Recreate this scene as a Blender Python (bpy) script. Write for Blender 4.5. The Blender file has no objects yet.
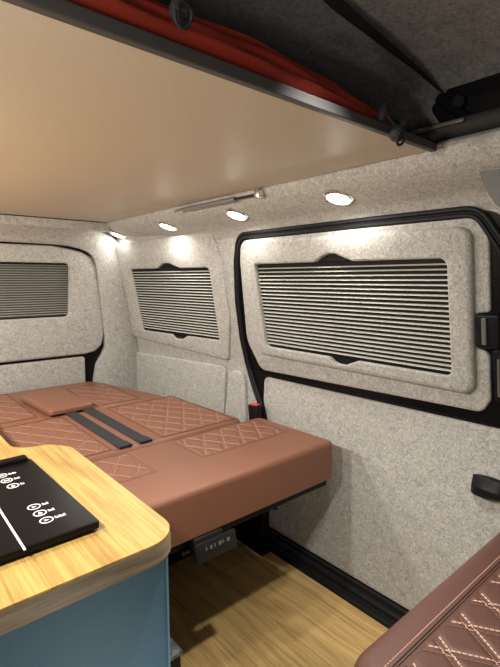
import bpy, bmesh, math, random
from mathutils import Vector, Matrix
from mathutils.geometry import tessellate_polygon
random.seed(7)
PI = math.pi
scene = bpy.context.scene
COL = scene.collection

# ------------------------------------------------------------------ materials
def node_mat(name):
    m = bpy.data.materials.new(name); m.use_nodes = True
    nt = m.node_tree; b = nt.nodes['Principled BSDF']
    return m, nt, b

def plain(name, col, rough=.5, metal=0., spec=.5, bump=0., bscale=200.):
    m, nt, b = node_mat(name)
    b.inputs['Roughness'].default_value = rough
    b.inputs['Metallic'].default_value = metal
    b.inputs['Specular IOR Level'].default_value = spec
    tc = nt.nodes.new('ShaderNodeTexCoord')
    n = nt.nodes.new('ShaderNodeTexNoise'); n.inputs['Scale'].default_value = bscale
    nt.links.new(tc.outputs['Object'], n.inputs['Vector'])
    mx = nt.nodes.new('ShaderNodeMix'); mx.data_type = 'RGBA'
    mx.inputs['A'].default_value = (*[c * .94 for c in col], 1)
    mx.inputs['B'].default_value = (*[min(1, c * 1.06) for c in col], 1)
    nt.links.new(n.outputs['Fac'], mx.inputs['Factor'])
    nt.links.new(mx.outputs['Result'], b.inputs['Base Color'])
    if bump:
        bp = nt.nodes.new('ShaderNodeBump'); bp.inputs['Strength'].default_value = bump
        bp.inputs['Distance'].default_value = .002
        nt.links.new(n.outputs['Fac'], bp.inputs['Height'])
        nt.links.new(bp.outputs['Normal'], b.inputs['Normal'])
    return m

def felt(name, dark, light, scale=150., bump=.35):
    m, nt, b = node_mat(name)
    b.inputs['Roughness'].default_value = .95
    b.inputs['Specular IOR Level'].default_value = .1
    b.inputs['Sheen Weight'].default_value = .15
    tc = nt.nodes.new('ShaderNodeTexCoord')
    n1 = nt.nodes.new('ShaderNodeTexNoise'); n1.inputs['Scale'].default_value = scale
    n1.inputs['Detail'].default_value = 5; n1.inputs['Roughness'].default_value = .75
    n2 = nt.nodes.new('ShaderNodeTexNoise'); n2.inputs['Scale'].default_value = scale * .3
    n2.inputs['Detail'].default_value = 3; n2.inputs['Distortion'].default_value = 1.5
    for n in (n1, n2): nt.links.new(tc.outputs['Object'], n.inputs['Vector'])
    mul = nt.nodes.new('ShaderNodeMath'); mul.operation = 'MULTIPLY_ADD'
    mul.inputs[1].default_value = .35
    nt.links.new(n2.outputs['Fac'], mul.inputs[0])
    sc = nt.nodes.new('ShaderNodeMath'); sc.operation = 'MULTIPLY'; sc.inputs[1].default_value = .65
    nt.links.new(n1.outputs['Fac'], sc.inputs[0]); nt.links.new(sc.outputs[0], mul.inputs[2])
    r = nt.nodes.new('ShaderNodeValToRGB')
    r.color_ramp.elements[0].position = .36; r.color_ramp.elements[0].color = (*dark, 1)
    r.color_ramp.elements[1].position = .64; r.color_ramp.elements[1].color = (*light, 1)
    nt.links.new(mul.outputs[0], r.inputs['Fac']); nt.links.new(r.outputs['Color'], b.inputs['Base Color'])
    bp = nt.nodes.new('ShaderNodeBump'); bp.inputs['Strength'].default_value = bump
    bp.inputs['Distance'].default_value = .003
    nt.links.new(mul.outputs[0], bp.inputs['Height']); nt.links.new(bp.outputs['Normal'], b.inputs['Normal'])
    return m

def wood(name, c0, c1, plank=None, rough=.45, sc=(1, .14, 1), sc2=(1, .022, 1)):
    """oak with the grain along Y; c0 the grain lines, c1 the pale wood"""
    m, nt, b = node_mat(name)
    L = nt.links
    tc = nt.nodes.new('ShaderNodeTexCoord')
    mp = nt.nodes.new('ShaderNodeMapping'); mp.inputs['Scale'].default_value = sc
    L.new(tc.outputs['Object'], mp.inputs['Vector'])
    w = nt.nodes.new('ShaderNodeTexNoise'); w.inputs['Scale'].default_value = 7
    w.inputs['Detail'].default_value = 2
    L.new(mp.outputs['Vector'], w.inputs['Vector'])
    # contour lines of a stretched noise make the cathedral figure
    mm = nt.nodes.new('ShaderNodeMath'); mm.operation = 'MULTIPLY'; mm.inputs[1].default_value = 10
    L.new(w.outputs['Fac'], mm.inputs[0])
    fr = nt.nodes.new('ShaderNodeMath'); fr.operation = 'PINGPONG'; fr.inputs[1].default_value = .5
    L.new(mm.outputs[0], fr.inputs[0])
    mp2 = nt.nodes.new('ShaderNodeMapping'); mp2.inputs['Scale'].default_value = sc2
    L.new(tc.outputs['Object'], mp2.inputs['Vector'])
    g = nt.nodes.new('ShaderNodeTexNoise'); g.inputs['Scale'].default_value = 240
    g.inputs['Detail'].default_value = 4; g.inputs['Roughness'].default_value = .7
    L.new(mp2.outputs['Vector'], g.inputs['Vector'])
    ad = nt.nodes.new('ShaderNodeMath'); ad.operation = 'MULTIPLY_ADD'; ad.inputs[1].default_value = .28
    L.new(fr.outputs[0], ad.inputs[0]); 
    gs = nt.nodes.new('ShaderNodeMath'); gs.operation = 'MULTIPLY'; gs.inputs[1].default_value = .80
    L.new(g.outputs['Fac'], gs.inputs[0]); L.new(gs.outputs[0], ad.inputs[2])
    r = nt.nodes.new('ShaderNodeValToRGB')
    r.color_ramp.elements[0].position = .27; r.color_ramp.elements[0].color = (*c0, 1)
    r.color_ramp.elements[1].position = .56; r.color_ramp.elements[1].color = (*c1, 1)
    L.new(ad.outputs[0], r.inputs['Fac'])
    out = r.outputs['Color']
    if plank:
        br = nt.nodes.new('ShaderNodeTexBrick')
        br.inputs['Scale'].default_value = 1
        br.inputs['Brick Width'].default_value = plank[1]; br.inputs['Row Height'].default_value = plank[0]
        br.inputs['Mortar Size'].default_value = .0012
        br.inputs['Color1'].default_value = (1, 1, 1, 1); br.inputs['Color2'].default_value = (.86, .85, .82, 1)
        br.inputs['Mortar'].default_value = (.45, .4, .33, 1)
        mp3 = nt.nodes.new('ShaderNodeMapping'); mp3.inputs['Rotation'].default_value = (0, 0, PI / 2)
        L.new(tc.outputs['Object'], mp3.inputs['Vector']); L.new(mp3.outputs['Vector'], br.inputs['Vector'])
        mx = nt.nodes.new('ShaderNodeMix'); mx.data_type = 'RGBA'; mx.blend_type = 'MULTIPLY'
        mx.inputs['Factor'].default_value = 1
        L.new(out, mx.inputs['A']); L.new(br.outputs['Color'], mx.inputs['B']); out = mx.outputs['Result']
    L.new(out, b.inputs['Base Color'])
    b.inputs['Roughness'].default_value = rough
    bp = nt.nodes.new('ShaderNodeBump'); bp.inputs['Strength'].default_value = .12
    bp.inputs['Distance'].default_value = .001
    L.new(g.outputs['Fac'], bp.inputs['Height']); L.new(bp.outputs['Normal'], b.inputs['Normal'])
    return m

def marble(name):
    m, nt, b = node_mat(name)
    tc = nt.nodes.new('ShaderNodeTexCoord')
    n = nt.nodes.new('ShaderNodeTexNoise'); n.inputs['Scale'].default_value = 30
    n.inputs['Detail'].default_value = 8; n.inputs['Distortion'].default_value = 2
    nt.links.new(tc.outputs['Object'], n.inputs['Vector'])
    r = nt.nodes.new('ShaderNodeValToRGB')
    r.color_ramp.elements[0].position = .35; r.color_ramp.elements[0].color = (.03, .04, .05, 1)
    r.color_ramp.elements[1].position = .66; r.color_ramp.elements[1].color = (.24, .27, .30, 1)
    nt.links.new(n.outputs['Fac'], r.inputs['Fac']); nt.links.new(r.outputs['Color'], b.inputs['Base Color'])
    b.inputs['Roughness'].default_value = .4
    return m

def glow(name, col, s):
    m, nt, b = node_mat(name)
    b.inputs['Base Color'].default_value = (.8, .8, .8, 1)
    b.inputs['Emission Color'].default_value = (*col, 1); b.inputs['Emission Strength'].default_value = s
    return m

M = dict(
    felt=felt('grey_felt', (.27, .262, .238), (.64, .62, .575), 190., .5),
    roof=felt('dark_roof_felt', (.16, .16, .165), (.36, .36, .37), 130),
    black=plain('black_plastic', (.008, .008, .009), .42, spec=.2),
    rubber=plain('black_rubber', (.009, .009, .010), .5, spec=.2),
    paint=plain('black_door_paint', (.005, .005, .006), .3, spec=.2),
    brown=plain('brown_leather', (.235, .097, .056), .44, spec=.5, bump=.25, bscale=420),
    seatbrown=plain('dark_brown_leather', (.082, .037, .027), .45, spec=.4, bump=.25, bscale=420),
    seamdark=plain('dark_seam', (.10, .042, .026), .7),
    thread=plain('pale_thread', (.46, .27, .19), .8),
    webbing=plain('black_webbing', (.018, .02, .024), .7, bump=.4, bscale=500),
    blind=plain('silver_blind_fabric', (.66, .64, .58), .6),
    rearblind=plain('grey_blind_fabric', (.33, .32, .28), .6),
    blinddark=plain('black_pleat_underside', (.02, .02, .018), .8, spec=.1),
    rearblinddark=plain('dark_grey_pleat_underside', (.10, .10, .09), .7, spec=.1),
    board=plain('cream_lacquered_board', (.60, .54, .47), .5, spec=.025),
    boardedge=plain('grey_edging', (.075, .072, .07), .6),
    red=plain('red_canvas', (.36, .030, .013), .7, bump=.2, bscale=300),
    navy=plain('navy_gap_shade', (.010, .013, .028), .8),
    chrome=plain('chrome', (.75, .74, .72), .2, 1.),
    strutgrey=plain('grey_metal', (.33, .32, .31), .35, .7),
    oak=wood('oak_worktop', (.29, .155, .035), (.56, .36, .108), rough=.45),
    oakfloor=wood('oak_floor', (.40, .235, .08), (.78, .53, .22), plank=(.19, 1.3), rough=.42),
    oakedge=wood('oak_edging', (.24, .18, .11), (.52, .42, .29), sc=(.12, .12, 1.4), sc2=(.04, .04, 1)),
    blue=plain('blue_laminate', (.095, .245, .375), .55),
    blueedge=plain('blue_edging', (.2, .42, .58), .5),
    glass=plain('black_glass', (.006, .005, .005), .3, spec=.15),
    white=plain('white_print', (.85, .85, .82), .6),
    marble=marble('marbled_laminate'),
    redbutton=plain('red_button', (.75, .07, .03), .4),
    greyplastic=plain('grey_plastic', (.13, .13, .12), .55),
    darkmetal=plain('dark_metal', (.03, .028, .027), .4, .4, spec=.3),
    lamp=glow('lamp_lens', (1, .95, .84), 10.),
    liner=plain('dark_cab_trim', (.05, .05, .05), .8),
)

# ------------------------------------------------------------------ helpers
def obj(name, bm, mat, parent=None, smooth=None):
    bmesh.ops.recalc_face_normals(bm, faces=bm.faces)
    me = bpy.data.meshes.new(name); bm.to_mesh(me); bm.free()
    o = bpy.data.objects.new(name, me); COL.objects.link(o)
    if isinstance(mat, (list, tuple)):
        for k in mat: me.materials.append(M[k])
    else: me.materials.append(M[mat])
    if smooth is not None:
        me.shade_smooth()
        me.set_sharp_from_angle(angle=math.radians(smooth))
    if parent: 
        o.parent = parent
        o.matrix_parent_inverse = Matrix.Translation(parent.location).inverted()
    return o

def thing(name, label, cat, loc=(0, 0, 0), group=None):
    o = bpy.data.objects.new(name, None); COL.objects.link(o)
    o.empty_display_size = .05
    o.location = loc
    return tag(o, label, cat, group)

def tag(o, label, cat, group=None, kind=None):
    o['label'] = label; o['category'] = cat
    if group: o['group'] = group
    if kind: o['kind'] = kind
    return o

def struct(o, label=None):
    o['kind'] = 'structure'
    if label: o['label'] = label
    return o

def NB(): return bmesh.new()

def add_box(bm, a, b, bev=0., seg=2, rot=None, piv=None):
    x0, y0, z0 = a; x1, y1, z1 = b
    vs = [bm.verts.new((x, y, z)) for x in (x0, x1) for y in (y0, y1) for z in (z0, z1)]
    fs = [bm.faces.new([vs[i] for i in q]) for q in ((0, 1, 3, 2), (4, 6, 7, 5), (0, 4, 5, 1), (2, 3, 7, 6), (0, 2, 6, 4), (1, 5, 7, 3))]
    if rot is not None:
        p = Vector(piv) if piv else Vector(((x0 + x1) / 2, (y0 + y1) / 2, (z0 + z1) / 2))
        bmesh.ops.rotate(bm, verts=vs, cent=p, matrix=rot)
    if bev:
        es = list({e for f in fs for e in f.edges})
        bmesh.ops.bevel(bm, geom=es, offset=bev, segments=seg, affect='EDGES', profile=.5)
    return bm

def add_tube(bm, pts, r, n=10, caps=True, flat=None):
    """round tube along points; flat=(half width, half thickness, up vector) makes a strap"""
    pts = [Vector(p) for p in pts]; rings = []
    for i, p in enumerate(pts):
        t = (pts[min(i + 1, len(pts) - 1)] - pts[max(i - 1, 0)]).normalized()
        up = Vector(flat[2]) if flat else (Vector((0, 0, 1)) if abs(t.z) < .9 else Vector((1, 0, 0)))
        s = t.cross(up).normalized(); u = s.cross(t).normalized()
        rr = r[i] if isinstance(r, (list, tuple)) else r
        if flat:
            w, h = flat[0], flat[1]
            prof = [(w, h), (-w, h), (-w, -h), (w, -h)]
        else:
            prof = [(rr * math.cos(2 * PI * k / n), rr * math.sin(2 * PI * k / n)) for k in range(n)]
        rings.append([bm.verts.new(p + s * a + u * b) for a, b in prof])
    for A, B in zip(rings, rings[1:]):
        m = len(A)
        for k in range(m): bm.faces.new((A[k], A[(k + 1) % m], B[(k + 1) % m], B[k]))
    if caps:
        bm.faces.new(rings[0][::-1]); bm.faces.new(rings[-1])
    return bm

def add_lathe(bm, c, axis, prof, n=28, e1=None, closed_ends=True):
    """prof = [(radius, height along axis)]"""
    ax = Vector(axis).normalized()
    e1 = Vector(e1) if e1 else ax.orthogonal(); e1 = (e1 - ax * e1.dot(ax)).normalized(); e2 = ax.cross(e1)
    c = Vector(c); rings = []
    for r, h in prof:
        rings.append([bm.verts.new(c + ax * h + e1 * r * math.cos(2 * PI * k / n) + e2 * r * math.sin(2 * PI * k / n)) for k in range(n)])
    for A, B in zip(rings, rings[1:]):
        for k in range(n): bm.faces.new((A[k], A[(k + 1) % n], B[(k + 1) % n], B[k]))
    if closed_ends:
        bm.faces.new(rings[0][::-1]); bm.faces.new(rings[-1])
    return bm

def rounded(poly, r, n=6):
    """round the corners of a 2D polygon; r a number or one per corner"""
    out = []; m = len(poly)
    for i in range(m):
        p = Vector(poly[i]); a = Vector(poly[i - 1]); b = Vector(poly[(i + 1) % m])
        rr = r[i] if isinstance(r, (list, tuple)) else r
        if rr <= 0: out.append(tuple(p)); continue
        d1 = (a - p); d2 = (b - p); l1, l2 = d1.length, d2.length; d1.normalize(); d2.normalize()
        ang = math.acos(max(-1, min(1, d1.dot(d2))))
        if ang > PI - .02: out.append(tuple(p)); continue
        t = min(rr / math.tan(ang / 2), l1 * .49, l2 * .49); R = t * math.tan(ang / 2)
        c = p + (d1 + d2).normalized() * (R / math.sin(ang / 2))
        s = p + d1 * t - c; e = p + d2 * t - c
        a0 = math.atan2(s.y, s.x); a1 = math.atan2(e.y, e.x); da = (a1 - a0 + PI) % (2 * PI) - PI
        for k in range(n + 1):
            q = a0 + da * k / n; out.append((c.x + R * math.cos(q), c.y + R * math.sin(q)))
    return out

def area(l): return sum(l[i - 1][0] * l[i][1] - l[i][0] * l[i - 1][1] for i in range(len(l))) / 2

def inset(loop, d):
    """move a 2D loop inwards by d (outwards if negative)"""
    s = 1 if area(loop) > 0 else -1; m = len(loop); out = []
    for i in range(m):
        a, p, b = Vector(loop[i - 1]), Vector(loop[i]), Vector(loop[(i + 1) % m])
        t1 = (p - a).normalized(); t2 = (b - p).normalized()
        n1 = Vector((-t1.y, t1.x)) * s; n2 = Vector((-t2.y, t2.x)) * s
        nn = n1 + n2
        if nn.length < 1e-6: nn = n1
        nn.normalize(); k = max(.5, nn.dot(n1))
        q = p + nn * (d / k); out.append((q.x, q.y))
    return out

def panel(bm, P, outline, d0, d1, roll=.006, hole=None, hd=0., hroll=None, back=True, seg=4):
    """solid slab: outline (2D) raised from depth d0 to d1 with a rolled rim, hole cut down to depth hd; P(u, v, d) -> point"""
    def ring(l, d): return [bm.verts.new(P(u, v, d)) for u, v in l]
    def bridge(A, B):
        m = len(A)
        for k in range(m):
            bm.faces.new((A[k], A[(k + 1) % m], B[(k + 1) % m], B[k]))
    rs = [ring(outline, d0)]; loops = [outline]
    for k in range(seg + 1):
        a = PI / 2 * k / seg
        l = inset(outline, roll * (1 - math.cos(a))); rs.append(ring(l, d1 - roll + roll * math.sin(a))); loops.append(l)
    for A, B in zip(rs, rs[1:]): bridge(A, B)
    if back: bm.faces.new(rs[0][::-1])
    tops = [loops[-1]]; verts = list(rs[-1])
    if hole:
        hr = hroll if hroll is not None else roll; hs = []; hl = []
        for k in range(seg + 1):
            a = PI / 2 * k / seg
            l = inset(hole, -hr * (1 - math.sin(a))); hs.append(ring(l, d1 - hr * (1 - math.cos(a)))); hl.append(l)
        hs.append(ring(hole, hd))
        for A, B in zip(hs, hs[1:]): bridge(A, B)
        tops.append(hl[0]); verts += hs[0]
    tris = tessellate_polygon([[Vector((u, v, 0)) for u, v in l] for l in tops])
    for t in tris:
        try: bm.faces.new([verts[i] for i in t])
        except ValueError: pass
    return bm

def sweep(bm, frames, prof, closed=False):
    """frames = [(point, s axis, u axis)], prof 2D in (s, u)"""
    rings = [[bm.verts.new(Vector(p) + Vector(s) * a + Vector(u) * b) for a, b in prof] for p, s, u in frames]
    for A, B in zip(rings, rings[1:]):
        m = len(A)
        for k in range(m): bm.faces.new((A[k], A[(k + 1) % m], B[(k + 1) % m], B[k]))
    bm.faces.new(rings[0][::-1]); bm.faces.new(rings[-1])
    return bm

def grid(bm, rows):
    V = [[bm.verts.new(p) for p in r] for r in rows]
    for A, B in zip(V, V[1:]):
        for k in range(len(A) - 1): bm.faces.new((A[k], A[k + 1], B[k + 1], B[k]))
    return bm

# ------------------------------------------------------------------ the van's side: metres, X across, Y towards the tailgate, Z up
XL, YF, YR = -.42, -.85, 2.44
def Xw(y, z): return (1.262 if z < .714 else 1.4005 - .194 * z) - .08 * max(0, y - 1.6)
def PU(y, z, d): return Vector((1.4005 - .194 * z - d, y, z))                      # sloping upper half of the sliding door
def PL(y, z, d): return Vector((1.262 - d, y, z))                                 # upright lower half
def PQ(y, z, d): return Vector((1.4005 - .194 * z - .08 * (y - 1.6) - d, y, z))   # rear quarter, tapering
def PQL(y, z, d): return Vector((1.262 - .08 * max(0, y - 1.6) - d, y, z))
def PR(x, z, d): return Vector((x, 2.375 - d, z))                                 # tailgate

bm = NB()
add_box(bm, (XL - .03, YF, -.04), (1.30, YR + .05, 0))
struct(obj('floor', bm, 'oakfloor'))

bm = NB()
zs = [0, .2, .4, .6, .714] + [.714 + .06 * k for k in range(1, 12)]
ys = [YF + (2.46 - YF) * k / 40 for k in range(41)]
grid(bm, [[(Xw(y, z) + .003, y, z) for y in ys] for z in zs])
grid(bm, [[(Xw(y, z) + .05, y, z) for y in ys] for z in zs])
struct(obj('wall_right', bm, 'felt', smooth=40))
bm = NB(); add_box(bm, (XL - .03, YF, 0), (XL, YR + .05, 1.62)); struct(obj('wall_left', bm, 'felt'))
bm = NB(); add_box(bm, (XL, YR, 0), (1.3, YR + .05, 1.62)); struct(obj('wall_rear', bm, 'paint'))

# pop-top lining seen beyond the bed board
bm = NB()
prof = [(XL, 1.575), (.2, 1.578), (.6, 1.575), (.85, 1.565), (.98, 1.545), (1.06, 1.51), (1.10, 1.46), (1.11, 1.40)]
grid(bm, [[(x, y, z) for x, z in prof] for y in [YF + (2.44 - YF) * k / 12 for k in range(13)]])
grid(bm, [[(x + .02, y, z + .02) for x, z in prof] for y in [YF + (2.44 - YF) * k / 12 for k in range(13)]])
struct(obj('ceiling', bm, 'roof', smooth=50))

# headliner rail with the downlights
def rail_prof():
    return [(1.163, 1.258), (1.153, 1.268), (1.142, 1.284), (1.130, 1.298), (1.113, 1.308), (1.09, 1.3165), (1.06, 1.3265), (1.03, 1.3385), (1.008, 1.353), (.996, 1.372), (.995, 1.392), (1.06, 1.40), (1.175, 1.36), (1.18, 1.27)]
bm = NB()
P0 = rail_prof()
ring_pts = []
for k in range(33):
    y = YF + (2.41 - YF) * k / 32
    tp = 0
    ring_pts.append([(x - tp, y, z) for x, z in P0])
rr = [[bm.verts.new(p) for p in r] for r in ring_pts]
for A, B in zip(rr, rr[1:]):
    for k in range(len(A)): bm.faces.new((A[k], A[(k + 1) % len(A)], B[(k + 1) % len(B)], B[k]))
bm.faces.new(rr[0][::-1]); bm.faces.new(rr[-1])
struct(obj('trim_1', bm, 'felt', smooth=38), 'grey felt headliner rail carrying the four downlights')

# rear header and D pillar: one felt shell around the tailgate opening
inner = [(.934, .40), (.936, .56), (.953, .645), (.982, .69), (1.003, .735), (1.004, .785), (.998, .839), (.989, .94), (.981, 1.041), (.975, 1.12), (.966, 1.185), (.951, 1.218), (.93, 1.237), (.89, 1.253), (.83, 1.264), (.758, 1.269), (.52, 1.271), (.2, 1.272), (-.42, 1.272)]
outer = [(0, 2.40, .40)] * 0
def side_pt(y, z): return (Xw(y, z) + .004, y, z)
outer = [side_pt(2.385, .40), side_pt(2.385, .56), side_pt(2.385, .645), side_pt(2.385, .69), side_pt(2.385, .735), side_pt(2.385, .785), side_pt(2.385, .839), side_pt(2.385, .94), side_pt(2.385, 1.041), side_pt(2.385, 1.13), side_pt(2.385, 1.21), side_pt(2.385, 1.255), (1.10, 2.36, 1.29), (1.04, 2.35, 1.33), (.96, 2.325, 1.342), (.85, 2.27, 1.342), (.52, 2.265, 1.342), (.2, 2.265, 1.342), (-.42, 2.265, 1.342)]
rows = []
for (ix, iz), O in zip(inner, outer):
    I = Vector((ix, 2.362, iz)); O = Vector(O)
    C = Vector((ix * .45 + O.x * .55, 2.336, iz * .45 + O.z * .55))
    row = [Vector((ix + .004, 2.405, iz + (.004 if iz > 1.2 else 0))), Vector((ix, 2.385, iz))]
    for k in range(9):
        t = k / 8; row.append(I * (1 - t) ** 2 + C * 2 * t * (1 - t) + O * t * t)
    rows.append(row)
bm = NB(); grid(bm, rows)
struct(obj('trim_2', bm, 'felt', smooth=60), 'pale felt shell around the tailgate opening')
bm = NB(); add_box(bm, (XL, 2.262, 1.338), (1.004, 2.36, 1.379), .004)
struct(obj('trim_3', bm, 'felt'), 'felt lip of the rear header below the board')

# ------------------------------------------------------------------ sliding door (setting) with its lining parts
door_outline = rounded([(.40, .05), (1.36, .05), (1.40, .55), (1.475, .72), (1.475, 1.0), (1.425, 1.262), (.44, 1.262), (.40, 1.1)], [.01, .03, .05, .1, .1, .07, .07, .02])
def PD(y, z, d):                                     # the black door skin follows both halves
    x = 1.262 if z < .714 else 1.4005 - .194 * z
    return Vector((x - d, y, z))
bm = NB()
lo = [(y, z) for y, z in door_outline]
segs_y = [.40, 1.475]
# skin in two flat halves that meet at the belt
lower = rounded([(.40, .05), (1.345, .05), (1.385, .55), (1.47, .714), (.40, .714)], 0)
upper = rounded([(.40, .714), (1.478, .714), (1.478, 1.0), (1.42, 1.262), (.455, 1.262), (.40, 1.15)], [0, 0, .08, .07, .06, .02])
panel(bm, PL, lower, -.012, .004, .002)
panel(bm, PU, upper, -.012, .004, .002)
door = struct(obj('door_1', bm, 'paint'), 'black painted sliding door behind its felt linings')

up_skin = rounded([(1.385, .727), (1.448, .847), (1.417, 1.166), (1.395, 1.247), (.495, 1.249), (.474, 1.215), (.474, 1.018), (.512, 1.012), (.512, .922), (.478, .915), (.478, .786), (.500, .746)], [.05, .1, .05, .05, .03, .02, .01, .012, .012, .02, .02, .03])
bm = NB(); panel(bm, PU, up_skin, .004, .014, .006)
obj('door_lining', bm, 'felt', door, 40)
opening = rounded([(.570, .838), (.877, .838), (.914, .8225), (.930, .816), (.960, .816), (.975, .820), (.997, .837), (1.309, .837), (1.309, 1.154), (1.016, 1.154), (.978, 1.172), (.952, 1.179), (.925, 1.177), (.904, 1.169), (.861, 1.153), (.570, 1.152)],
                  [.018, .008, .02, .006, .006, .02, .008, .018, .012, .01, .02, .02, .02, .02, .01, .022], 5)
surround = rounded([(.511, .793), (1.368, .798), (1.352, 1.243), (.508, 1.226)], [.035, .04, .04, .035], 8)
bm = NB(); panel(bm, PU, surround, .012, .036, .016, hole=opening, hd=.0142, hroll=.006, seg=5, back=False)
obj('window_surround', bm, 'felt', door, 40)
low_skin = rounded([(.43, .06), (1.345, .06), (1.335, .48), (1.372, .60), (1.366, .701), (.43, .709)], [.02, .02, .05, .05, .022, .01])
bm = NB(); panel(bm, PL, low_skin, .004, .016, .008)
obj('lower_lining', bm, 'felt', door, 40)
# tall black latch block at the front edge of the door
bm = NB()
panel(bm, PU, rounded([(.445, .928), (.504, .924), (.504, 1.011), (.445, 1.013)], .008), .010, .034, .006)
panel(bm, PU, rounded([(.36, .76), (.466, .79), (.472, .92), (.446, .93), (.446, 1.01), (.36, 1.01)], .008), .006, .018, .004)
latch = obj('latch_block', bm, 'black', door, 40)
bm = NB(); panel(bm, PU, rounded([(.474, .935), (.486, .935), (.486, 1.004), (.474, 1.004)], .003), .034, .041, .003)
obj('latch_lever', bm, 'greyplastic', latch, 40)
bm = NB(); panel(bm, PU, rounded([(.452, .80), (.458, .80), (.458, .90), (.452, .90)], .001), .018, .020, .001)
obj('latch_rod', bm, 'greyplastic', latch)
# pull handle low on the door: a wedge that swells towards the front
bm = NB()
prof = []
secs = [(.515, .026, .512, .570), (.500, .040, .511, .575), (.470, .050, .514, .578), (.44, .048, .519, .576), (.415, .036, .525, .568), (.405, .02, .53, .56)]
rings = []
for y, d, z0, z1 in secs:
    l = rounded([(.016, z0), (d, z0 + .012), (d, z1 - .028), (d * .62, z1), (.016, z1)], [.002, .01, .012, .012, .002], 4)
    rings.append([bm.verts.new((1.262 - a, y, b)) for a, b in l])
for A, B in zip(rings, rings[1:]):
    for k in range(len(A)): bm.faces.new((A[k], A[(k + 1) % len(A)], B[(k + 1) % len(A)], B[k]))
bm.faces.new(rings[0]); bm.faces.new(rings[-1][::-1])
obj('pull_handle', bm, 'black', door, 35)

# rubber seal round the door aperture
path = []
def seal2d():
    pts = [(1.345, .05), (1.36, .46), (1.378, .55), (1.43, .64), (1.468, .72), (1.482, .84), (1.475, 1.0), (1.445, 1.16), (1.405, 1.262), (1.10, 1.262), (.80, 1.262), (.50, 1.260), (.445, 1.17), (.42, 1.05), (.41, .8), (.40, .4), (.39, .05)]
    op = [pts[0]]
    # round only the interior corners
    full = rounded(pts, [0, .1, .1, .15, .15, .2, .2, .2, .055, 0, 0, .055, .1, .1, .1, .1, 0], 7)
    return full
S2 = seal2d()
fr = []
for i, (y, z) in enumerate(S2):
    a = Vector(S2[max(i - 1, 0)]); b = Vector(S2[min(i + 1, len(S2) - 1)]); t = (b - a).normalized()
    n2 = Vector((-t.y, t.x))
    x = (1.262 if z < .714 else 1.4005 - .194 * z)
    s = Vector((-.194 * n2.y if z > .714 else 0, n2.x, n2.y)).normalized()
    fr.append((Vector((x, y, z)), s, Vector((-1, 0, 0))))
rp = [(-.016, -.004), (-.016, .010), (-.012, .014), (-.006, .015), (-.002, .011), (.001, .011), (.004, .016), (.010, .017), (.015, .012), (.016, -.004)]
bm = NB(); sweep(bm, fr, rp)
struct(obj('trim_4', bm, 'rubber', smooth=35), 'black rubber seal round the sliding door')

# black sill step along the foot of the door
bm = NB()
pr = [(1.262, 0), (1.262, .052), (1.252, .055), (1.244, .050), (1.242, .036), (1.232, .034), (1.226, .028), (1.224, .018), (1.206, .015), (1.200, .010), (1.199, 0)]
V = [[bm.verts.new((x, y, z)) for x, z in pr] for y in (-.5, 2.0)]
for k in range(len(pr)): bm.faces.new((V[0][k], V[0][(k + 1) % len(pr)], V[1][(k + 1) % len(pr)], V[1][k]))
bm.faces.new(V[0]); bm.faces.new(V[1])
struct(obj('trim_5', bm, 'rubber', smooth=30), 'black stepped sill along the sliding door')

# grey plastic cover at the front pillar
bm = NB()
def PP(y, z, d): return Vector((1.075 - d, y, z))
panel(bm, PP, rounded([(.463, 1.345), (.458, 1.325), (.447, 1.295), (.425, 1.26), (.40, 1.24), (.22, 1.24), (.22, 1.352)], [.004, .02, .02, .02, .01, .01, .01]), -.02, .024, .004)
struct(obj('trim_6', bm, 'greyplastic', smooth=40), 'grey plastic cover at the front pillar')

# ------------------------------------------------------------------ rear quarter linings
q_open = rounded([(1.643, .825), (1.877, .824), (1.918, .806), (1.938, .801), (1.970, .800), (1.984, .804), (2.010, .822), (2.272, .822), (2.268, 1.151), (2.024, 1.151), (1.985, 1.168), (1.955, 1.175), (1.918, 1.173), (1.884, 1.162), (1.836, 1.149), (1.632, 1.149)],
                 [.012, .008, .02, .006, .006, .02, .008, .012, .012, .01, .02, .02, .02, .02, .01, .02], 5)
q_out = rounded([(1.606, .735), (2.37, .775), (2.418, .812), (2.38, 1.285), (1.583, 1.297), (1.546, 1.17), (1.554, .924)], [.02, .04, .03, .03, .02, .08, .08], 6)
bm = NB(); panel(bm, PQ, q_out, -.002, .012, .007, hole=q_open, hd=-.002, hroll=.005, back=False)
t = obj('window_lining_panel', bm, 'felt', smooth=40)
tag(t, 'grey felt lining panel around the blind between the tailgate and the sliding door', 'wall panel')
bm = NB(); panel(bm, PQL, rounded([(1.648, .42), (2.40, .42), (2.40, .686), (1.628, .706)], [.02, .02, .03, .03]), -.002, .012, .006)
t = obj('side_lining_panel', bm, 'felt', smooth=40)
tag(t, 'low grey felt panel on the side wall just above the mattress', 'wall panel')
bm = NB(); panel(bm, PQL, rounded([(1.486, .42), (1.645, .42), (1.607, .656), (1.588, .692), (1.515, .698), (1.494, .657)], [.005, .005, .02, .03, .035, .03]), -.002, .014, .007)
t = obj('pillar_cover', bm, 'felt', smooth=40)
tag(t, 'small round-topped felt cover on the pillar beside the door seal', 'cover')

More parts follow.
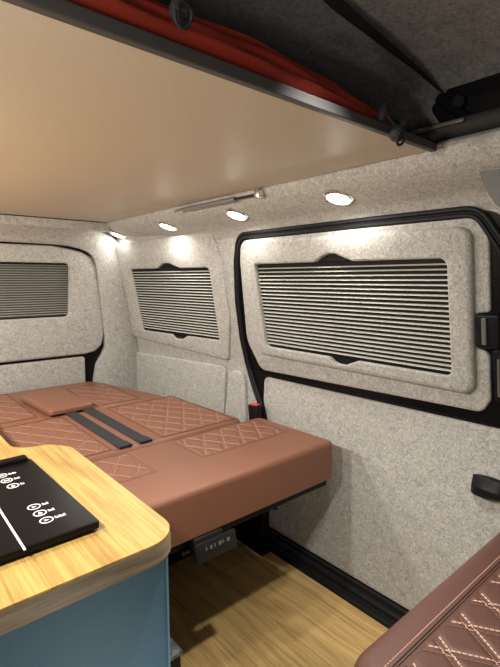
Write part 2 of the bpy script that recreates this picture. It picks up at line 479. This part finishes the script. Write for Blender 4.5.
# ------------------------------------------------------------------ tailgate
bm = NB(); add_box(bm, (XL, 2.405, .40), (1.06, 2.42, 1.30))
gate = struct(obj('door_2', bm, 'paint'), 'tailgate behind its felt linings')
tail = rounded([(-.40, .705), (.897, .706), (.950, .715), (.985, .745), (1.000, .79), (1.000, .845), (.985, 1.045), (.973, 1.16), (.95, 1.21), (.90, 1.238), (.758, 1.262), (-.40, 1.266)], [.01, .05, .03, .03, .05, .05, .05, .04, .03, .05, .1, .01], 5)
t_open = rounded([(-.05, .908), (.820, .908), (.836, 1.178), (-.05, 1.178)], [.02, .022, .022, .02])
bm = NB(); panel(bm, PR, tail, -.03, .0, .012, hole=t_open, hd=-.03, hroll=.005, back=False)
obj('window_surround', bm, 'felt', gate, 40)
bm = NB(); panel(bm, PR, rounded([(-.40, .43), (.893, .43), (.897, .692), (-.40, .692)], [.01, .01, .015, .01]), -.03, -.012, .006)
obj('lower_lining', bm, 'felt', gate, 40)

# ------------------------------------------------------------------ pleated blinds
def blind(label, P, y0, y1, z0, z1, n, d0, d1, mat, notch=None, ang=None):
    """n pleats between z0 and z1; y0/y1 may be functions of z"""
    f0 = y0 if callable(y0) else (lambda z: y0); f1 = y1 if callable(y1) else (lambda z: y1)
    zm = (z0 + z1) / 2
    root = thing('pleated_blind', label, 'blind', P((f0(zm) + f1(zm)) / 2, z0, 0), 'pleated window blinds')
    bm = NB(); h = (z1 - z0) / n; rows = []
    for k in range(2 * n + 1):
        z = z0 + h * (k // 2 + (.66 if k % 2 else 0)); d = d1 if k % 2 else d0
        rows.append([P(f0(z), z, d), P((f0(z) * .67 + f1(z) * .33), z, d), P((f0(z) * .33 + f1(z) * .67), z, d), P(f1(z), z, d)])
    grid(bm, rows)
    bm.faces.ensure_lookup_table()
    for f in bm.faces:                                   # pale upper and dark lower face of every pleat
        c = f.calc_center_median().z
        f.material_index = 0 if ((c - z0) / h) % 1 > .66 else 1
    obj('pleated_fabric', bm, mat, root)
    for nm, za, zb in (('top_rail', z1, z1 + .012), ('bottom_rail', z0 - .006, z0)):
        bm = NB()
        a, b = f0(za), f1(za); c, e = f0(zb), f1(zb)
        panel(bm, P, [(a, za), (b, za), (e, zb), (c, zb)], d0, (d0 + d1) / 2, .001)
        obj(nm, bm, 'black', root)
    e = .024 if notch else .004
    bm = NB(); panel(bm, P, [(f0(z0) + .003, z0 - e), (f1(z0) - .003, z0 - e), (f1(z1) - .003, z1 + e * 1.7), (f0(z1) + .003, z1 + e * 1.7)], d0 - .0011, d0 - .0006, .0001)
    obj('backing_plate', bm, 'black', root)
    if notch:
        for nm, (ya, yb, za, zb) in notch:
            bm = NB(); panel(bm, P, rounded([(ya, za), (yb, za), (yb - .02, zb), (ya + .02, zb)] if zb > za else [(ya + .02, zb), (yb - .02, zb), (yb, za), (ya, za)], .004), d0 - .001, d0 + .002, .001)
            obj(nm, bm, 'black', root, 40)
    return root
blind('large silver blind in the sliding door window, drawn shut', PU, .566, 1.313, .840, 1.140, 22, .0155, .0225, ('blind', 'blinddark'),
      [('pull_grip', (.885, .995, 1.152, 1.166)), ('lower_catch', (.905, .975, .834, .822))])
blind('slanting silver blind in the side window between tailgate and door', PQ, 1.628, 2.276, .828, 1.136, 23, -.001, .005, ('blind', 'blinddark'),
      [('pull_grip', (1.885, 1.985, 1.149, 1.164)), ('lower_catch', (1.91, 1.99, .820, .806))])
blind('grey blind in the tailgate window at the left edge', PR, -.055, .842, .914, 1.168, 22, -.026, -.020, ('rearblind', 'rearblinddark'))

# ------------------------------------------------------------------ downlights
lamp_labels = ['round downlight nearest the tailgate corner, leftmost of the row', 'round downlight above the slanting side blind, second of the row',
               'round downlight beside the end of the gas strut, third of the row', 'round downlight above the big sliding door blind, rightmost of the row']
nrm = Vector((-.34, 0, -.94)).normalized()
def downlight(c, nrm, label=None):
    root = thing('downlight', label, 'lamp', c, 'downlights in the headliner rail')
    bm = NB(); add_lathe(bm, c, nrm, [(.0345, -.004), (.0345, .0035), (.036, .005), (.042, .004), (.045, .001), (.045, -.004)], 32, (0, 1, 0), False)
    obj('bezel', bm, 'chrome', root, 40)
    bm = NB(); add_lathe(bm, c, nrm, [(.001, -.003), (.034, -.003), (.034, .0005), (.024, .0025), (.001, .003)], 28, (0, 1, 0))
    obj('lens', bm, 'lamp', root, 40)
    for s in (-1, 1):
        bm = NB(); add_lathe(bm, Vector(c) + Vector((0, s * .0395, 0)) + nrm * .0035, nrm, [(.0028, 0), (.0028, .0022), (.0015, .003)], 10)
        obj('screw', bm, 'darkmetal', root)
    return root
def lamp_or_fill(c, n, power, size=.05, spread=180):
    L = bpy.data.lights.new('lamp_or_fill_beam', 'AREA'); L.shape = 'DISK'; L.size = size; L.energy = power
    L.color = (1, .965, .90); L.spread = math.radians(spread)
    o = bpy.data.objects.new('lamp_or_fill_beam', L); COL.objects.link(o)
    o.location = Vector(c) + Vector(n) * .008
    o.rotation_euler = (-Vector(n)).to_track_quat('Z', 'Y').to_euler()
    return o
LP = 3.6
for y, lb in zip((2.29, 1.787, 1.308, .85), lamp_labels):
    c = (1.059, y, 1.3265)
    downlight(Vector(c), nrm, lb)
    lamp_or_fill(c, nrm, LP * (.12 if y > 2.2 else .40))

# ------------------------------------------------------------------ roof bed board and its canvas
root = thing('roof_bed_board', 'large cream board overhead with a dark grey front edge', 'board', (.3, 1.4, 1.378))
bm = NB(); add_box(bm, (XL, .545, 1.382), (.990, 2.262, 1.398)); obj('board_panel', bm, 'board', root)
bm = NB(); add_box(bm, (XL, .531, 1.379), (1.0, .545, 1.397), .002); obj('front_edging', bm, 'boardedge', root)

bm = NB()
rows = []
def canvas_top(x):
    pts = [(-.42, 1.45), (.1, 1.452), (.31, 1.458), (.5, 1.464), (.69, 1.449), (.84, 1.428), (.90, 1.412), (.94, 1.402)]
    for (a, za), (b, zb) in zip(pts, pts[1:]):
        if x <= b: return za + (zb - za) * (x - a) / (b - a)
    return pts[-1][1]
for k in range(120):
    x = -.42 + (.94 + .42) * k / 119
    zt = canvas_top(x); zb = 1.3985; h = zt - zb; row = []
    for j in range(15):
        v = j / 14
        bulge = math.sin(PI * min(1, v * 1.15)) * .020 * (h / .06)
        fold = .0035 * math.sin(9 * x + 16 * v + 2 * math.sin(5 * x)) + .002 * math.sin(31 * x + 9 * v)
        row.append((x, .562 - bulge + fold * min(1, 3 * v) + .002 * v, zb + h * v))
    for j in range(1, 4): row.append((x, .564 + .022 * j, zt - .004 * j))
    rows.append(row)
grid(bm, rows)
root = thing('roof_canvas', 'red canvas folded behind the front edge of the overhead board', 'canvas', (.3, .57, 1.398))
obj('red_fabric', bm, 'red', root, 60)
bm = NB()
rows = []
for k in range(60):
    x = -.42 + 1.46 * k / 59
    rows.append([(x, .615 + .006 * math.sin(14 * x), 1.40), (x, .63 + .006 * math.sin(11 * x), 1.43), (x, .64 + .008 * math.sin(8 * x), 1.47), (x, .66, 1.485), (x, .70, 1.487)])
grid(bm, rows); obj('gap_shade_strip', bm, 'navy', root, 60)  # dark strip added to deepen the shade in the gap behind the canvas

def toggle(c, label, tail):
    root = thing('cord_toggle', label, 'toggle', c, 'cord toggles on the roof canvas')
    c = Vector(c)
    bm = NB(); add_lathe(bm, c, (.3, -.4, .8), [(.004, -.016), (.011, -.013), (.015, -.004), (.015, .006), (.010, .013), (.004, .016)], 18); obj('barrel', bm, 'webbing', root, 50)
    bm = NB(); add_lathe(bm, c + Vector((.006, -.008, .016)), (.3, -.4, .8), [(.006, -.004), (.007, .004), (.004, .008)], 14); obj('push_button', bm, 'webbing', root, 50)
    bm = NB()
    add_tube(bm, [c + Vector((.010 * math.sin(a) * 1.2 - .004, -.010 - .004 * math.cos(a), -.012 + .012 * math.cos(a))) for a in [2 * PI * i / 18 for i in range(19)]], .0028, 8)
    add_tube(bm, tail, .003, 8)
    obj('cord', bm, 'webbing', root, 60)
    return root
toggle((.331, .515, 1.428), 'black cord toggle resting on the red canvas near the top of the photo',
       [(.333, .518, 1.44), (.335, .53, 1.452), (.33, .55, 1.462)])
toggle((.815, .515, 1.378), 'black cord toggle hanging over the front edge of the cream board near its corner',
       [(.812, .518, 1.39), (.800, .520, 1.40), (.79, .525, 1.408), (.788, .54, 1.425)])
bm = NB(); add_lathe(bm, (.790, .532, 1.412), (.1, -.3, 1), [(.003, -.016), (.009, -.010), (.011, 0), (.009, .012), (.003, .02)], 16)
tag(obj('cord_stopper', bm, 'webbing', smooth=50), 'small black cord stopper on the red canvas above the hanging toggle', 'stopper')

# pop-top fittings by the right end of the board
bm = NB(); pts = [(.25, .515, 1.574), (.58, .53, 1.572), (.66, .540, 1.560), (.80, .545, 1.548), (.95, .55, 1.535), (1.06, .55, 1.515)]
sw = [(0, .017, .001), (0, .017, .002), (0, .015, .002), (0, .0115, .002), (0, .008, .003), (0, .006, .004)]
for off in (0, .0015):
    A = [bm.verts.new((p[0] + d[0], p[1] + d[1], p[2] + d[2] + off)) for p, d in zip(pts, sw)]
    B = [bm.verts.new((p[0] - d[0], p[1] - d[1], p[2] - d[2] + off)) for p, d in zip(pts, sw)]
    for k in range(5): bm.faces.new((A[k], A[k + 1], B[k + 1], B[k]))
tag(obj('webbing_strap', bm, 'webbing'), 'black webbing strap stretched under the dark roof lining', 'strap')
root = thing('roof_bracket', 'black hinge bracket under the roof lining where the strap ends', 'bracket', (1.05, .5, 1.40))
bm = NB()
panel(bm, lambda y, z, d: Vector((1.05 - d, y, z)), rounded([(.36, 1.43), (.54, 1.435), (.575, 1.49), (.53, 1.525), (.44, 1.54), (.36, 1.49)], .012), -.01, .012, .004)
obj('mounting_plate', bm, 'black', root, 40)
bm = NB(); add_tube(bm, [(1.035, .55, 1.505), (1.03, .48, 1.44), (1.03, .32, 1.43)], .012, 10); obj('hinge_arm', bm, 'black', root, 50)
bm = NB(); add_lathe(bm, (1.035, .50, 1.48), (-1, 0, 0), [(.014, -.01), (.014, .016), (.010, .02)], 16); obj('pivot_pin', bm, 'darkmetal', root, 40)
# moulding along the roof opening
bm = NB()
pr = [(1.0, 1.376), (.996, 1.385), (1.0, 1.398), (1.02, 1.406), (1.06, 1.408), (1.06, 1.376)]
V = [[bm.verts.new((x, y, z)) for x, z in pr] for y in (YF, .53)]
for k in range(len(pr)): bm.faces.new((V[0][k], V[0][(k + 1) % 6], V[1][(k + 1) % 6], V[1][k]))
bm.faces.new(V[0]); bm.faces.new(V[1])
struct(obj('trim_7', bm, 'roof', smooth=40), 'felt lip of the roof opening')
bm = NB()
pr = [(1.005 + .03 * math.cos(a) + .02, 1.425 + .02 * math.sin(a)) for a in [2 * PI * k / 16 for k in range(16)]]
V = [[bm.verts.new((x, y, z)) for x, z in pr] for y in (.30, .60)]
for k in range(16): bm.faces.new((V[0][k], V[0][(k + 1) % 16], V[1][(k + 1) % 16], V[1][k]))
bm.faces.new(V[0]); bm.faces.new(V[1])
struct(obj('trim_8', bm, 'liner', smooth=40), 'dark plastic moulding of the roof opening')
bm = NB(); add_box(bm, (.985, .47, 1.425), (.993, .66, 1.433), .002)
tag(obj('roof_rail', bm, 'strutgrey'), 'thin grey metal rail beyond the right end of the red canvas', 'rail')

# gas strut under the board's side
root = thing('gas_strut', 'slim grey gas strut along the edge of the cream board', 'strut', (.975, 1.36, 1.362))
sx, sz = .985, 1.364
bm = NB(); add_tube(bm, [(sx, 1.53, sz), (sx, 1.225, sz)], .0085, 14); obj('cylinder', bm, 'strutgrey', root, 40)
bm = NB(); add_tube(bm, [(sx, 1.23, sz), (sx, 1.12, sz)], .004, 10); obj('rod', bm, 'darkmetal', root, 40)
bm = NB(); add_tube(bm, [(sx, 1.60, sz), (sx, 1.525, sz)], .0065, 12); add_lathe(bm, (sx, 1.548, sz), (0, 1, 0), [(.0095, -.006), (.0095, .006)], 14); obj('end_fitting', bm, 'chrome', root, 40)
bm = NB(); add_box(bm, (sx - .012, 1.095, sz - .012), (sx + .012, 1.118, sz + .016), .003); obj('mounting_bracket', bm, 'chrome', root, 40)

# ------------------------------------------------------------------ seat belt buckle
root = thing('seat_belt_buckle', 'black seat belt buckle with a red button beside the bed', 'buckle', (1.19, 1.39, .46))
Rb = Matrix.Rotation(math.radians(-6), 3, 'X')
bm = NB(); add_box(bm, (1.190, 1.340, .47), (1.216, 1.398, .590), .005, 2, Rb); obj('housing', bm, 'black', root, 40)
bm = NB(); add_box(bm, (1.193, 1.345, .586), (1.213, 1.393, .594), .002, 2, Rb, (1.203, 1.369, .53)); obj('release_button', bm, 'redbutton', root, 40)
bm = NB(); add_box(bm, (1.197, 1.355, .44), (1.209, 1.385, .476), .002, 2); obj('stalk', bm, 'webbing', root)

# ------------------------------------------------------------------ quilted leather
def quilt(name, parent, rect, z, px=.075, py=.12, mat='brown', amp=.0035, skew=(0, 0), P=None, stitch=True):
    x0, x1, y0, y1 = rect
    P = P or (lambda x, y, zz: Vector((x, y, zz)))
    def lines(x, y):
        a = (x - skew[0]) / px + (y - skew[1]) / py; b = (x - skew[0]) / px - (y - skew[1]) / py
        return abs(a - round(a)), abs(b - round(b))
    k = 1 / math.hypot(1 / px, 1 / py)                      # unit phase -> metres
    def hgt(x, y):
        a, b = lines(x, y)
        g = max(math.exp(-(a * k / .006) ** 2), math.exp(-(b * k / .006) ** 2))
        e = min(x - x0, x1 - x, y - y0, y1 - y)
        edge = math.exp(-(max(e, 0) / .006) ** 2)
        return z - amp * g - .006 * edge
    bm = NB(); nx = max(8, int((x1 - x0) / .0045)); ny = max(8, int((y1 - y0) / .0045))
    grid(bm, [[P(x0 + (x1 - x0) * i / nx, y0 + (y1 - y0) * j / ny, hgt(x0 + (x1 - x0) * i / nx, y0 + (y1 - y0) * j / ny)) for i in range(nx + 1)] for j in range(ny + 1)])
    q = obj(name, bm, mat, parent, 60)
    bm = NB(); zc = z - .0028
    add_tube(bm, [P(x, y, zc) for x, y in ((x0, y0), (x1, y0), (x1, y1), (x0, y1), (x0, y0))], .0012, 6, False)
    obj('border_seam', bm, 'seamdark', q)
    if not stitch: return q
    bm = NB(); half = .0045; w = .0009
    for sgn in (1, -1):
        d = Vector((px, -sgn * py)).normalized()             # along the line x/px + sgn*y/py = const
        n = Vector((-d.y, d.x))
        cs = [(x - skew[0]) / px + sgn * (y - skew[1]) / py for x in (x0, x1) for y in (y0, y1)]
        for c in range(math.ceil(min(cs)), math.floor(max(cs)) + 1):
            base = Vector((skew[0] + c * px, skew[1]))
            for off in (-half, half):
                t = -3.0
                while t < 3.0:
                    p = base + d * t + n * off; p2 = p + d * .0056
                    t += .0072
                    ok = all(x0 + .008 < v.x < x1 - .008 and y0 + .008 < v.y < y1 - .008 for v in (p, p2))
                    if not ok: continue
                    vs = [bm.verts.new(P(v.x, v.y, hgt(v.x, v.y) + .0011)) for v in (p - n * w, p + n * w, p2 + n * w, p2 - n * w)]
                    bm.faces.new(vs)
    obj('stitching', bm, 'thread', q)
    return q

def cushion(name, parent, outline, z0, z1, roll, mat='brown', seg=6):
    bm = NB(); panel(bm, lambda x, y, d: Vector((x, y, d)), outline, z0 + .012, z1, roll, seg=seg)
    return obj(name, bm, mat, parent, 50)

# ------------------------------------------------------------------ folding bench bed
bed = thing('folding_bench_bed', 'brown leather bench bed folded flat, its front overhanging the floor', 'bed', (.66, 1.5, 0))
bm = NB(); add_box(bm, (.225, 1.46, 0), (1.12, 2.24, .452)); add_box(bm, (1.15, 1.27, 0), (1.19, 2.0, .43)); add_box(bm, (1.10, 1.5, .1), (1.16, 1.6, .4)); obj('base_box', bm, 'black', bed)
bm = NB(); add_box(bm, (.25, .965, .436), (1.115, 1.80, .4525), .003); add_box(bm, (.25, .945, .415), (1.148, .985, .450), .003)
frame = obj('bed_frame', bm, 'black', bed)
bm = NB(); panel(bm, lambda x, z, d: Vector((x, 1.02 - d, z)), [(.90, .40), (.985, .352), (.99, .352), (.99, .436), (.90, .436)], -.004, .004, .001)
gus = obj('gusset_plate', bm, 'black', bed)
for zz in (.376, .395):
    bm = NB(); add_lathe(bm, (.978, 1.016, zz), (0, -1, 0), [(.004, 0), (.004, .005), (.002, .006)], 10); obj('bolt', bm, 'darkmetal', gus)
bm = NB(); add_tube(bm, [(.985, 1.03, .43), (1.0, 1.25, .25), (1.02, 1.48, .06)], .009, 8); obj('support_strut', bm, 'black', bed, 50)
bm = NB(); add_tube(bm, [(.74, 1.0, .415), (.95, 1.0, .415)], .008, 10); obj('release_bar', bm, 'darkmetal', bed, 50)
# latch box with a line of worn letters hanging below the front rail
bm = NB(); add_box(bm, (.600, .905, .383), (.728, .918, .432), .003, 2, Matrix.Rotation(math.radians(-10), 3, 'X')); add_box(bm, (.60, .915, .40), (.69, .965, .445), .003)
lb = obj('latch_box', bm, 'darkmetal', bed, 40)
bm = NB()
for k, w in enumerate((.009, .006, .008, .009, .006, .009)):
    x = .628 + k * .0135
    add_box(bm, (x, .9025, .410), (x + w, .9045, .419)) if k % 2 else add_box(bm, (x, .9025, .411), (x + w * .4, .9045, .419))
bmesh.ops.rotate(bm, verts=bm.verts, cent=(.66, .911, .4075), matrix=Matrix.Rotation(math.radians(-10), 3, 'X'))
obj('worn_lettering', bm, 'greyplastic', lb)
for x in (.585, .60):
    bm = NB(); add_lathe(bm, (x, .955, .405), (0, -1, 0), [(.007, 0), (.007, .014), (.004, .016)], 12); obj('latch_pin', bm, 'darkmetal', lb, 40)

seat = cushion('seat_cushion', bed, rounded([(.225, .922), (1.158, .922), (1.150, 1.285), (.225, 1.285)], [.02, .02, .03, .02]), .436, .573, .016)
quilt('quilted_inset', seat, (.746, 1.10, 1.085, 1.266), .5755)
quilt('quilted_inset', seat, (.255, .590, 1.085, 1.266), .5755)
bm = NB(); add_tube(bm, [(.25, .943, .5665), (1.12, .943, .5665)], .0012, 6); obj('seam', bm, 'seatbrown', seat)
bc = cushion('back_cushion', bed, rounded([(.225, 1.292), (1.09, 1.292), (1.065, 1.80), (.225, 1.80)], [.02, .05, .04, .02]), .4525, .574, .024)
quilt('quilted_inset', bc, (.745, 1.05, 1.315, 1.765), .5775)
quilt('quilted_inset', bc, (.255, .565, 1.315, 1.765), .5775)
for x in (.607, .678):
    bm = NB(); add_box(bm, (x - .021, 1.305, .5735), (x + .021, 1.80, .578), .001)
    st = obj('webbing_band', bm, 'webbing', bc)
    bm = NB(); add_box(bm, (x - .0215, 1.305, .5775), (x + .0215, 1.350, .5815), .0015); obj('folded_end', bm, 'webbing', st)
for x in (.575, .711):
    bm = NB(); add_tube(bm, [(x, 1.31, .5742), (x, 1.78, .5742)], .002, 6); obj('piping', bm, 'brown', bc)

mat = thing('rear_mattress', 'brown quilted mattress filling the bed in front of the tailgate', 'mattress', (.6, 2.08, .4525))
mb = cushion('mattress_body', mat, rounded([(.225, 1.808), (1.045, 1.808), (.925, 2.29), (.89, 2.34), (.225, 2.34)], [.02, .03, .05, .05, .02]), .4525, .571, .022)
quilt('quilted_inset', mb, (.735, .925, 1.833, 2.22), .5745)
quilt('quilted_inset', mb, (.255, .495, 1.835, 2.30), .5745)
pd = thing('bolster_pad', 'plain brown leather pad lying across the black straps on the bed', 'pad', (.61, 1.95, .572))
cushion('pad_cover', pd, rounded([(.53, 1.792), (.712, 1.80), (.690, 2.16), (.505, 2.13)], [.015, .02, .03, .03]), .567, .600, .012)
bm = NB(); add_tube(bm, [(.542, 1.797, .586), (.70, 1.804, .586)], .0012, 6); obj('seam', bm, 'seatbrown', pd)

# ------------------------------------------------------------------ kitchen unit, worktop, hob
ku = thing('kitchen_unit', 'blue kitchen unit carrying the oak worktop', 'cabinet', (-.05, 1.2, 0))
bm = NB(); add_box(bm, (XL + .002, .492, 0), (.278, .508, .751)); obj('end_panel', bm, 'blue', ku)
bm = NB(); add_box(bm, (.278, .491, 0), (.281, .509, .751)); obj('panel_edging', bm, 'blueedge', ku)
bm = NB(); add_box(bm, (XL + .002, .51, .06), (.262, .895, .751)); add_box(bm, (XL + .002, .895, .06), (.185, 2.25, .751)); obj('carcass', bm, 'blue', ku)
bm = NB(); add_box(bm, (XL + .002, .53, 0), (.17, 2.2, .06)); obj('plinth', bm, 'black', ku)
wt_out = rounded([(XL + .002, .472), (.293, .472), (.293, .868), (.268, .908), (.205, .925), (.205, 2.25), (XL + .002, 2.25)], [0, .045, .03, .03, .05, .02, 0], 8)
wk = thing('worktop', 'pale oak worktop with a rounded corner beside the bed', 'worktop', (0, 1.2, .752))
bm = NB(); panel(bm, lambda x, y, d: Vector((x, y, d)), wt_out, .752, .780, .0015, seg=2); obj('worktop_slab', bm, 'oak', wk, 40)
bm = NB()
lo = [(x, y) for x, y in inset(wt_out, -.0009)]
A = [bm.verts.new((x, y, .7535)) for x, y in lo]; B = [bm.verts.new((x, y, .7775)) for x, y in lo]
for k in range(len(lo) - 1): bm.faces.new((A[k], A[k + 1], B[k + 1], B[k]))
obj('edge_banding', bm, 'oakedge', wk, 40)

hob = thing('hob_cover', 'black glass hob and sink cover with white printed symbols', 'hob', (0, .69, .78))
hx0, hx1, hy0, hy1 = -.34, .216, .545, .842
bm = NB(); panel(bm, lambda x, y, d: Vector((x, y, d)), rounded([(hx0, hy0), (hx1, hy0), (hx1 - .008, hy1 - .014), (hx0, hy1 - .014)], .006), .784, .792, .0015, seg=2); gl = obj('glass_lid', bm, 'glass', hob, 40)
bm = NB(); panel(bm, lambda x, y, d: Vector((x, y, d)), rounded([(hx0 + .006, hy0 + .006), (hx1 - .006, hy0 + .006), (hx1 - .014, hy1 - .01), (hx0 + .006, hy1 - .01)], .006), .780, .7845, .001, seg=2); obj('steel_tray', bm, 'black', hob, 40)
bm = NB(); add_box(bm, (hx0, hy1 - .026, .784), (hx1 - .012, hy1 - .002, .798), .005, 3); obj('hinge_bar', bm, 'glass', hob, 40)
ZG = .7924
bm = NB(); add_box(bm, (.1235, .541, .7915), (.1260, .668, ZG)); obj('dividing_line', bm, 'white', gl)
def symbol(x, y, kind, lab):
    bm = NB(); n = 26
    ra, rb = .0085, .0070
    for k in range(n):
        a0, a1 = 2 * PI * k / n, 2 * PI * (k + 1) / n
        q = []
        for r, a in ((1, a0), (1, a1), (.80, a1), (.80, a0)):
            q.append(bm.verts.new((x + ra * r * math.cos(a), y + ra * r * math.sin(a), ZG)))
        bm.faces.new(q)
    if kind == 0:      # flame
        l = [(0, -.0045), (.003, -.002), (.0022, .001), (0, .0045), (-.0018, .001), (-.003, -.002)]
    elif kind == 1:    # drop / bar
        l = [(-.0045, -.0015), (.0045, -.0015), (.0035, .002), (-.0035, .002)]
    else:              # arrow
        l = [(-.004, -.003), (.004, 0), (-.004, .003), (-.001, 0)]
    bm.faces.new([bm.verts.new((x + a, y + b, ZG)) for a, b in l])
    # short bar standing for the tiny caption beside the ring
    for k in range(lab):
        yy = y + .001 * (k % 2)
        bm.faces.new([bm.verts.new(p) for p in ((x + .0105 + .0028 * k, y - .0032, ZG), (x + .0125 + .0028 * k, y - .0032, ZG), (x + .0125 + .0028 * k, y + .0032 - .002 * (k % 2), ZG), (x + .0105 + .0028 * k, y + .0032 - .002 * (k % 2), ZG))])
    obj('printed_symbol', bm, 'white', gl)
for x, y, k, n in ((.152, .778, 1, 4), (.1545, .754, 1, 3), (.157, .728, 0, 2), (.162, .640, 2, 3), (.163, .617, 0, 3), (.164, .593, 2, 5)):
    symbol(x, y, k, n)

# ------------------------------------------------------------------ marbled box on the floor
bx = thing('storage_box', 'low grey marbled box on the floor beside the blue cabinet', 'box', (.42, 1.0, 0))
bm = NB(); add_box(bm, (.30, .885, 0), (.536, 1.2, .188), .002); obj('box_body', bm, 'black', bx)
bm = NB(); add_box(bm, (.297, .882, .188), (.540, 1.205, .20), .002); obj('box_lid', bm, 'marble', bx)

# ------------------------------------------------------------------ swivelled front seat
fs = thing('front_seat', 'dark brown quilted front seat turned to face the bed', 'seat', (.75, .0, 0))
sc_ = cushion('seat_cushion', fs, rounded([(.455, -.16), (1.06, -.16), (1.06, .352), (.455, .352)], [.05, .05, .05, .055], 8), .42, .588, .032, 'seatbrown', 8)
quilt('quilted_inset', sc_, (.50, 1.02, -.13, .293), .5915, .07, .115, 'seatbrown', .004, (.02, .03))
bm = NB(); add_box(bm, (.49, .2955, .5875), (1.03, .2975, .5882)); obj('seam', bm, 'black', sc_)
bm = NB()
for k in range(90):
    x = .49 + .006 * k; add_box(bm, (x, .303, .5875), (x + .004, .3042, .5884))
obj('stitching', bm, 'thread', sc_)
bm = NB(); add_box(bm, (.50, -.12, 0), (1.02, .27, .44), .01); obj('seat_base', bm, 'black', fs, 40)
bm = NB(); panel(bm, lambda x, z, d: Vector((x, -.16 - d - .25 * (z - .5), z)), rounded([(.46, .50), (1.05, .50), (1.03, 1.12), (.48, 1.12)], .08, 8), .0, .13, .04, seg=6); obj('backrest', bm, 'seatbrown', fs, 50)

# ------------------------------------------------------------------ lights, world, camera
nl = Vector((.42, 0, -.9)).normalized()
for y in (.45, .95, 1.45, 1.95):
    lamp_or_fill((-.20, y, 1.33), nl, LP * 1.95)
lamp_or_fill((.58, .42, 1.545), Vector((0.08, .06, -1)).normalized(), 2.6, .05, 76)       # reading light in the pop-top, above the frame
lamp_or_fill((-.15, -.35, .85), Vector((.25, .55, .8)).normalized(), .9, .3, 150)  # unseen fill behind the camera, added to lift the underside of the board
lamp_or_fill((.30, .12, .42), Vector((-.6, 1, .05)).normalized(), .36, .12, 112)                            # unseen fill light added low down to brighten the blue end panel         
w = bpy.data.worlds.new('World'); scene.world = w; w.use_nodes = True
w.node_tree.nodes['Background'].inputs['Color'].default_value = (1, .92, .82, 1)
w.node_tree.nodes['Background'].inputs['Strength'].default_value = .025

cam = bpy.data.cameras.new('camera'); co = bpy.data.objects.new('camera', cam); COL.objects.link(co)
co.location = (0, 0, 1.10); co.rotation_euler = (math.radians(90 - 6.8), 0, math.radians(-40.6))
cam.sensor_fit = 'VERTICAL'; cam.sensor_height = 24; cam.lens = 459 / 667 * 24
cam.clip_start = .01
scene.camera = co
scene.cycles.use_denoising = True
scene.cycles.max_bounces = 10; scene.cycles.diffuse_bounces = 6
scene.cycles.sample_clamp_indirect = 4
vs = scene.view_settings
vs.view_transform = 'Standard'; vs.look = 'None'; vs.gamma = 1; vs.use_curve_mapping = False
vs.exposure = 0.
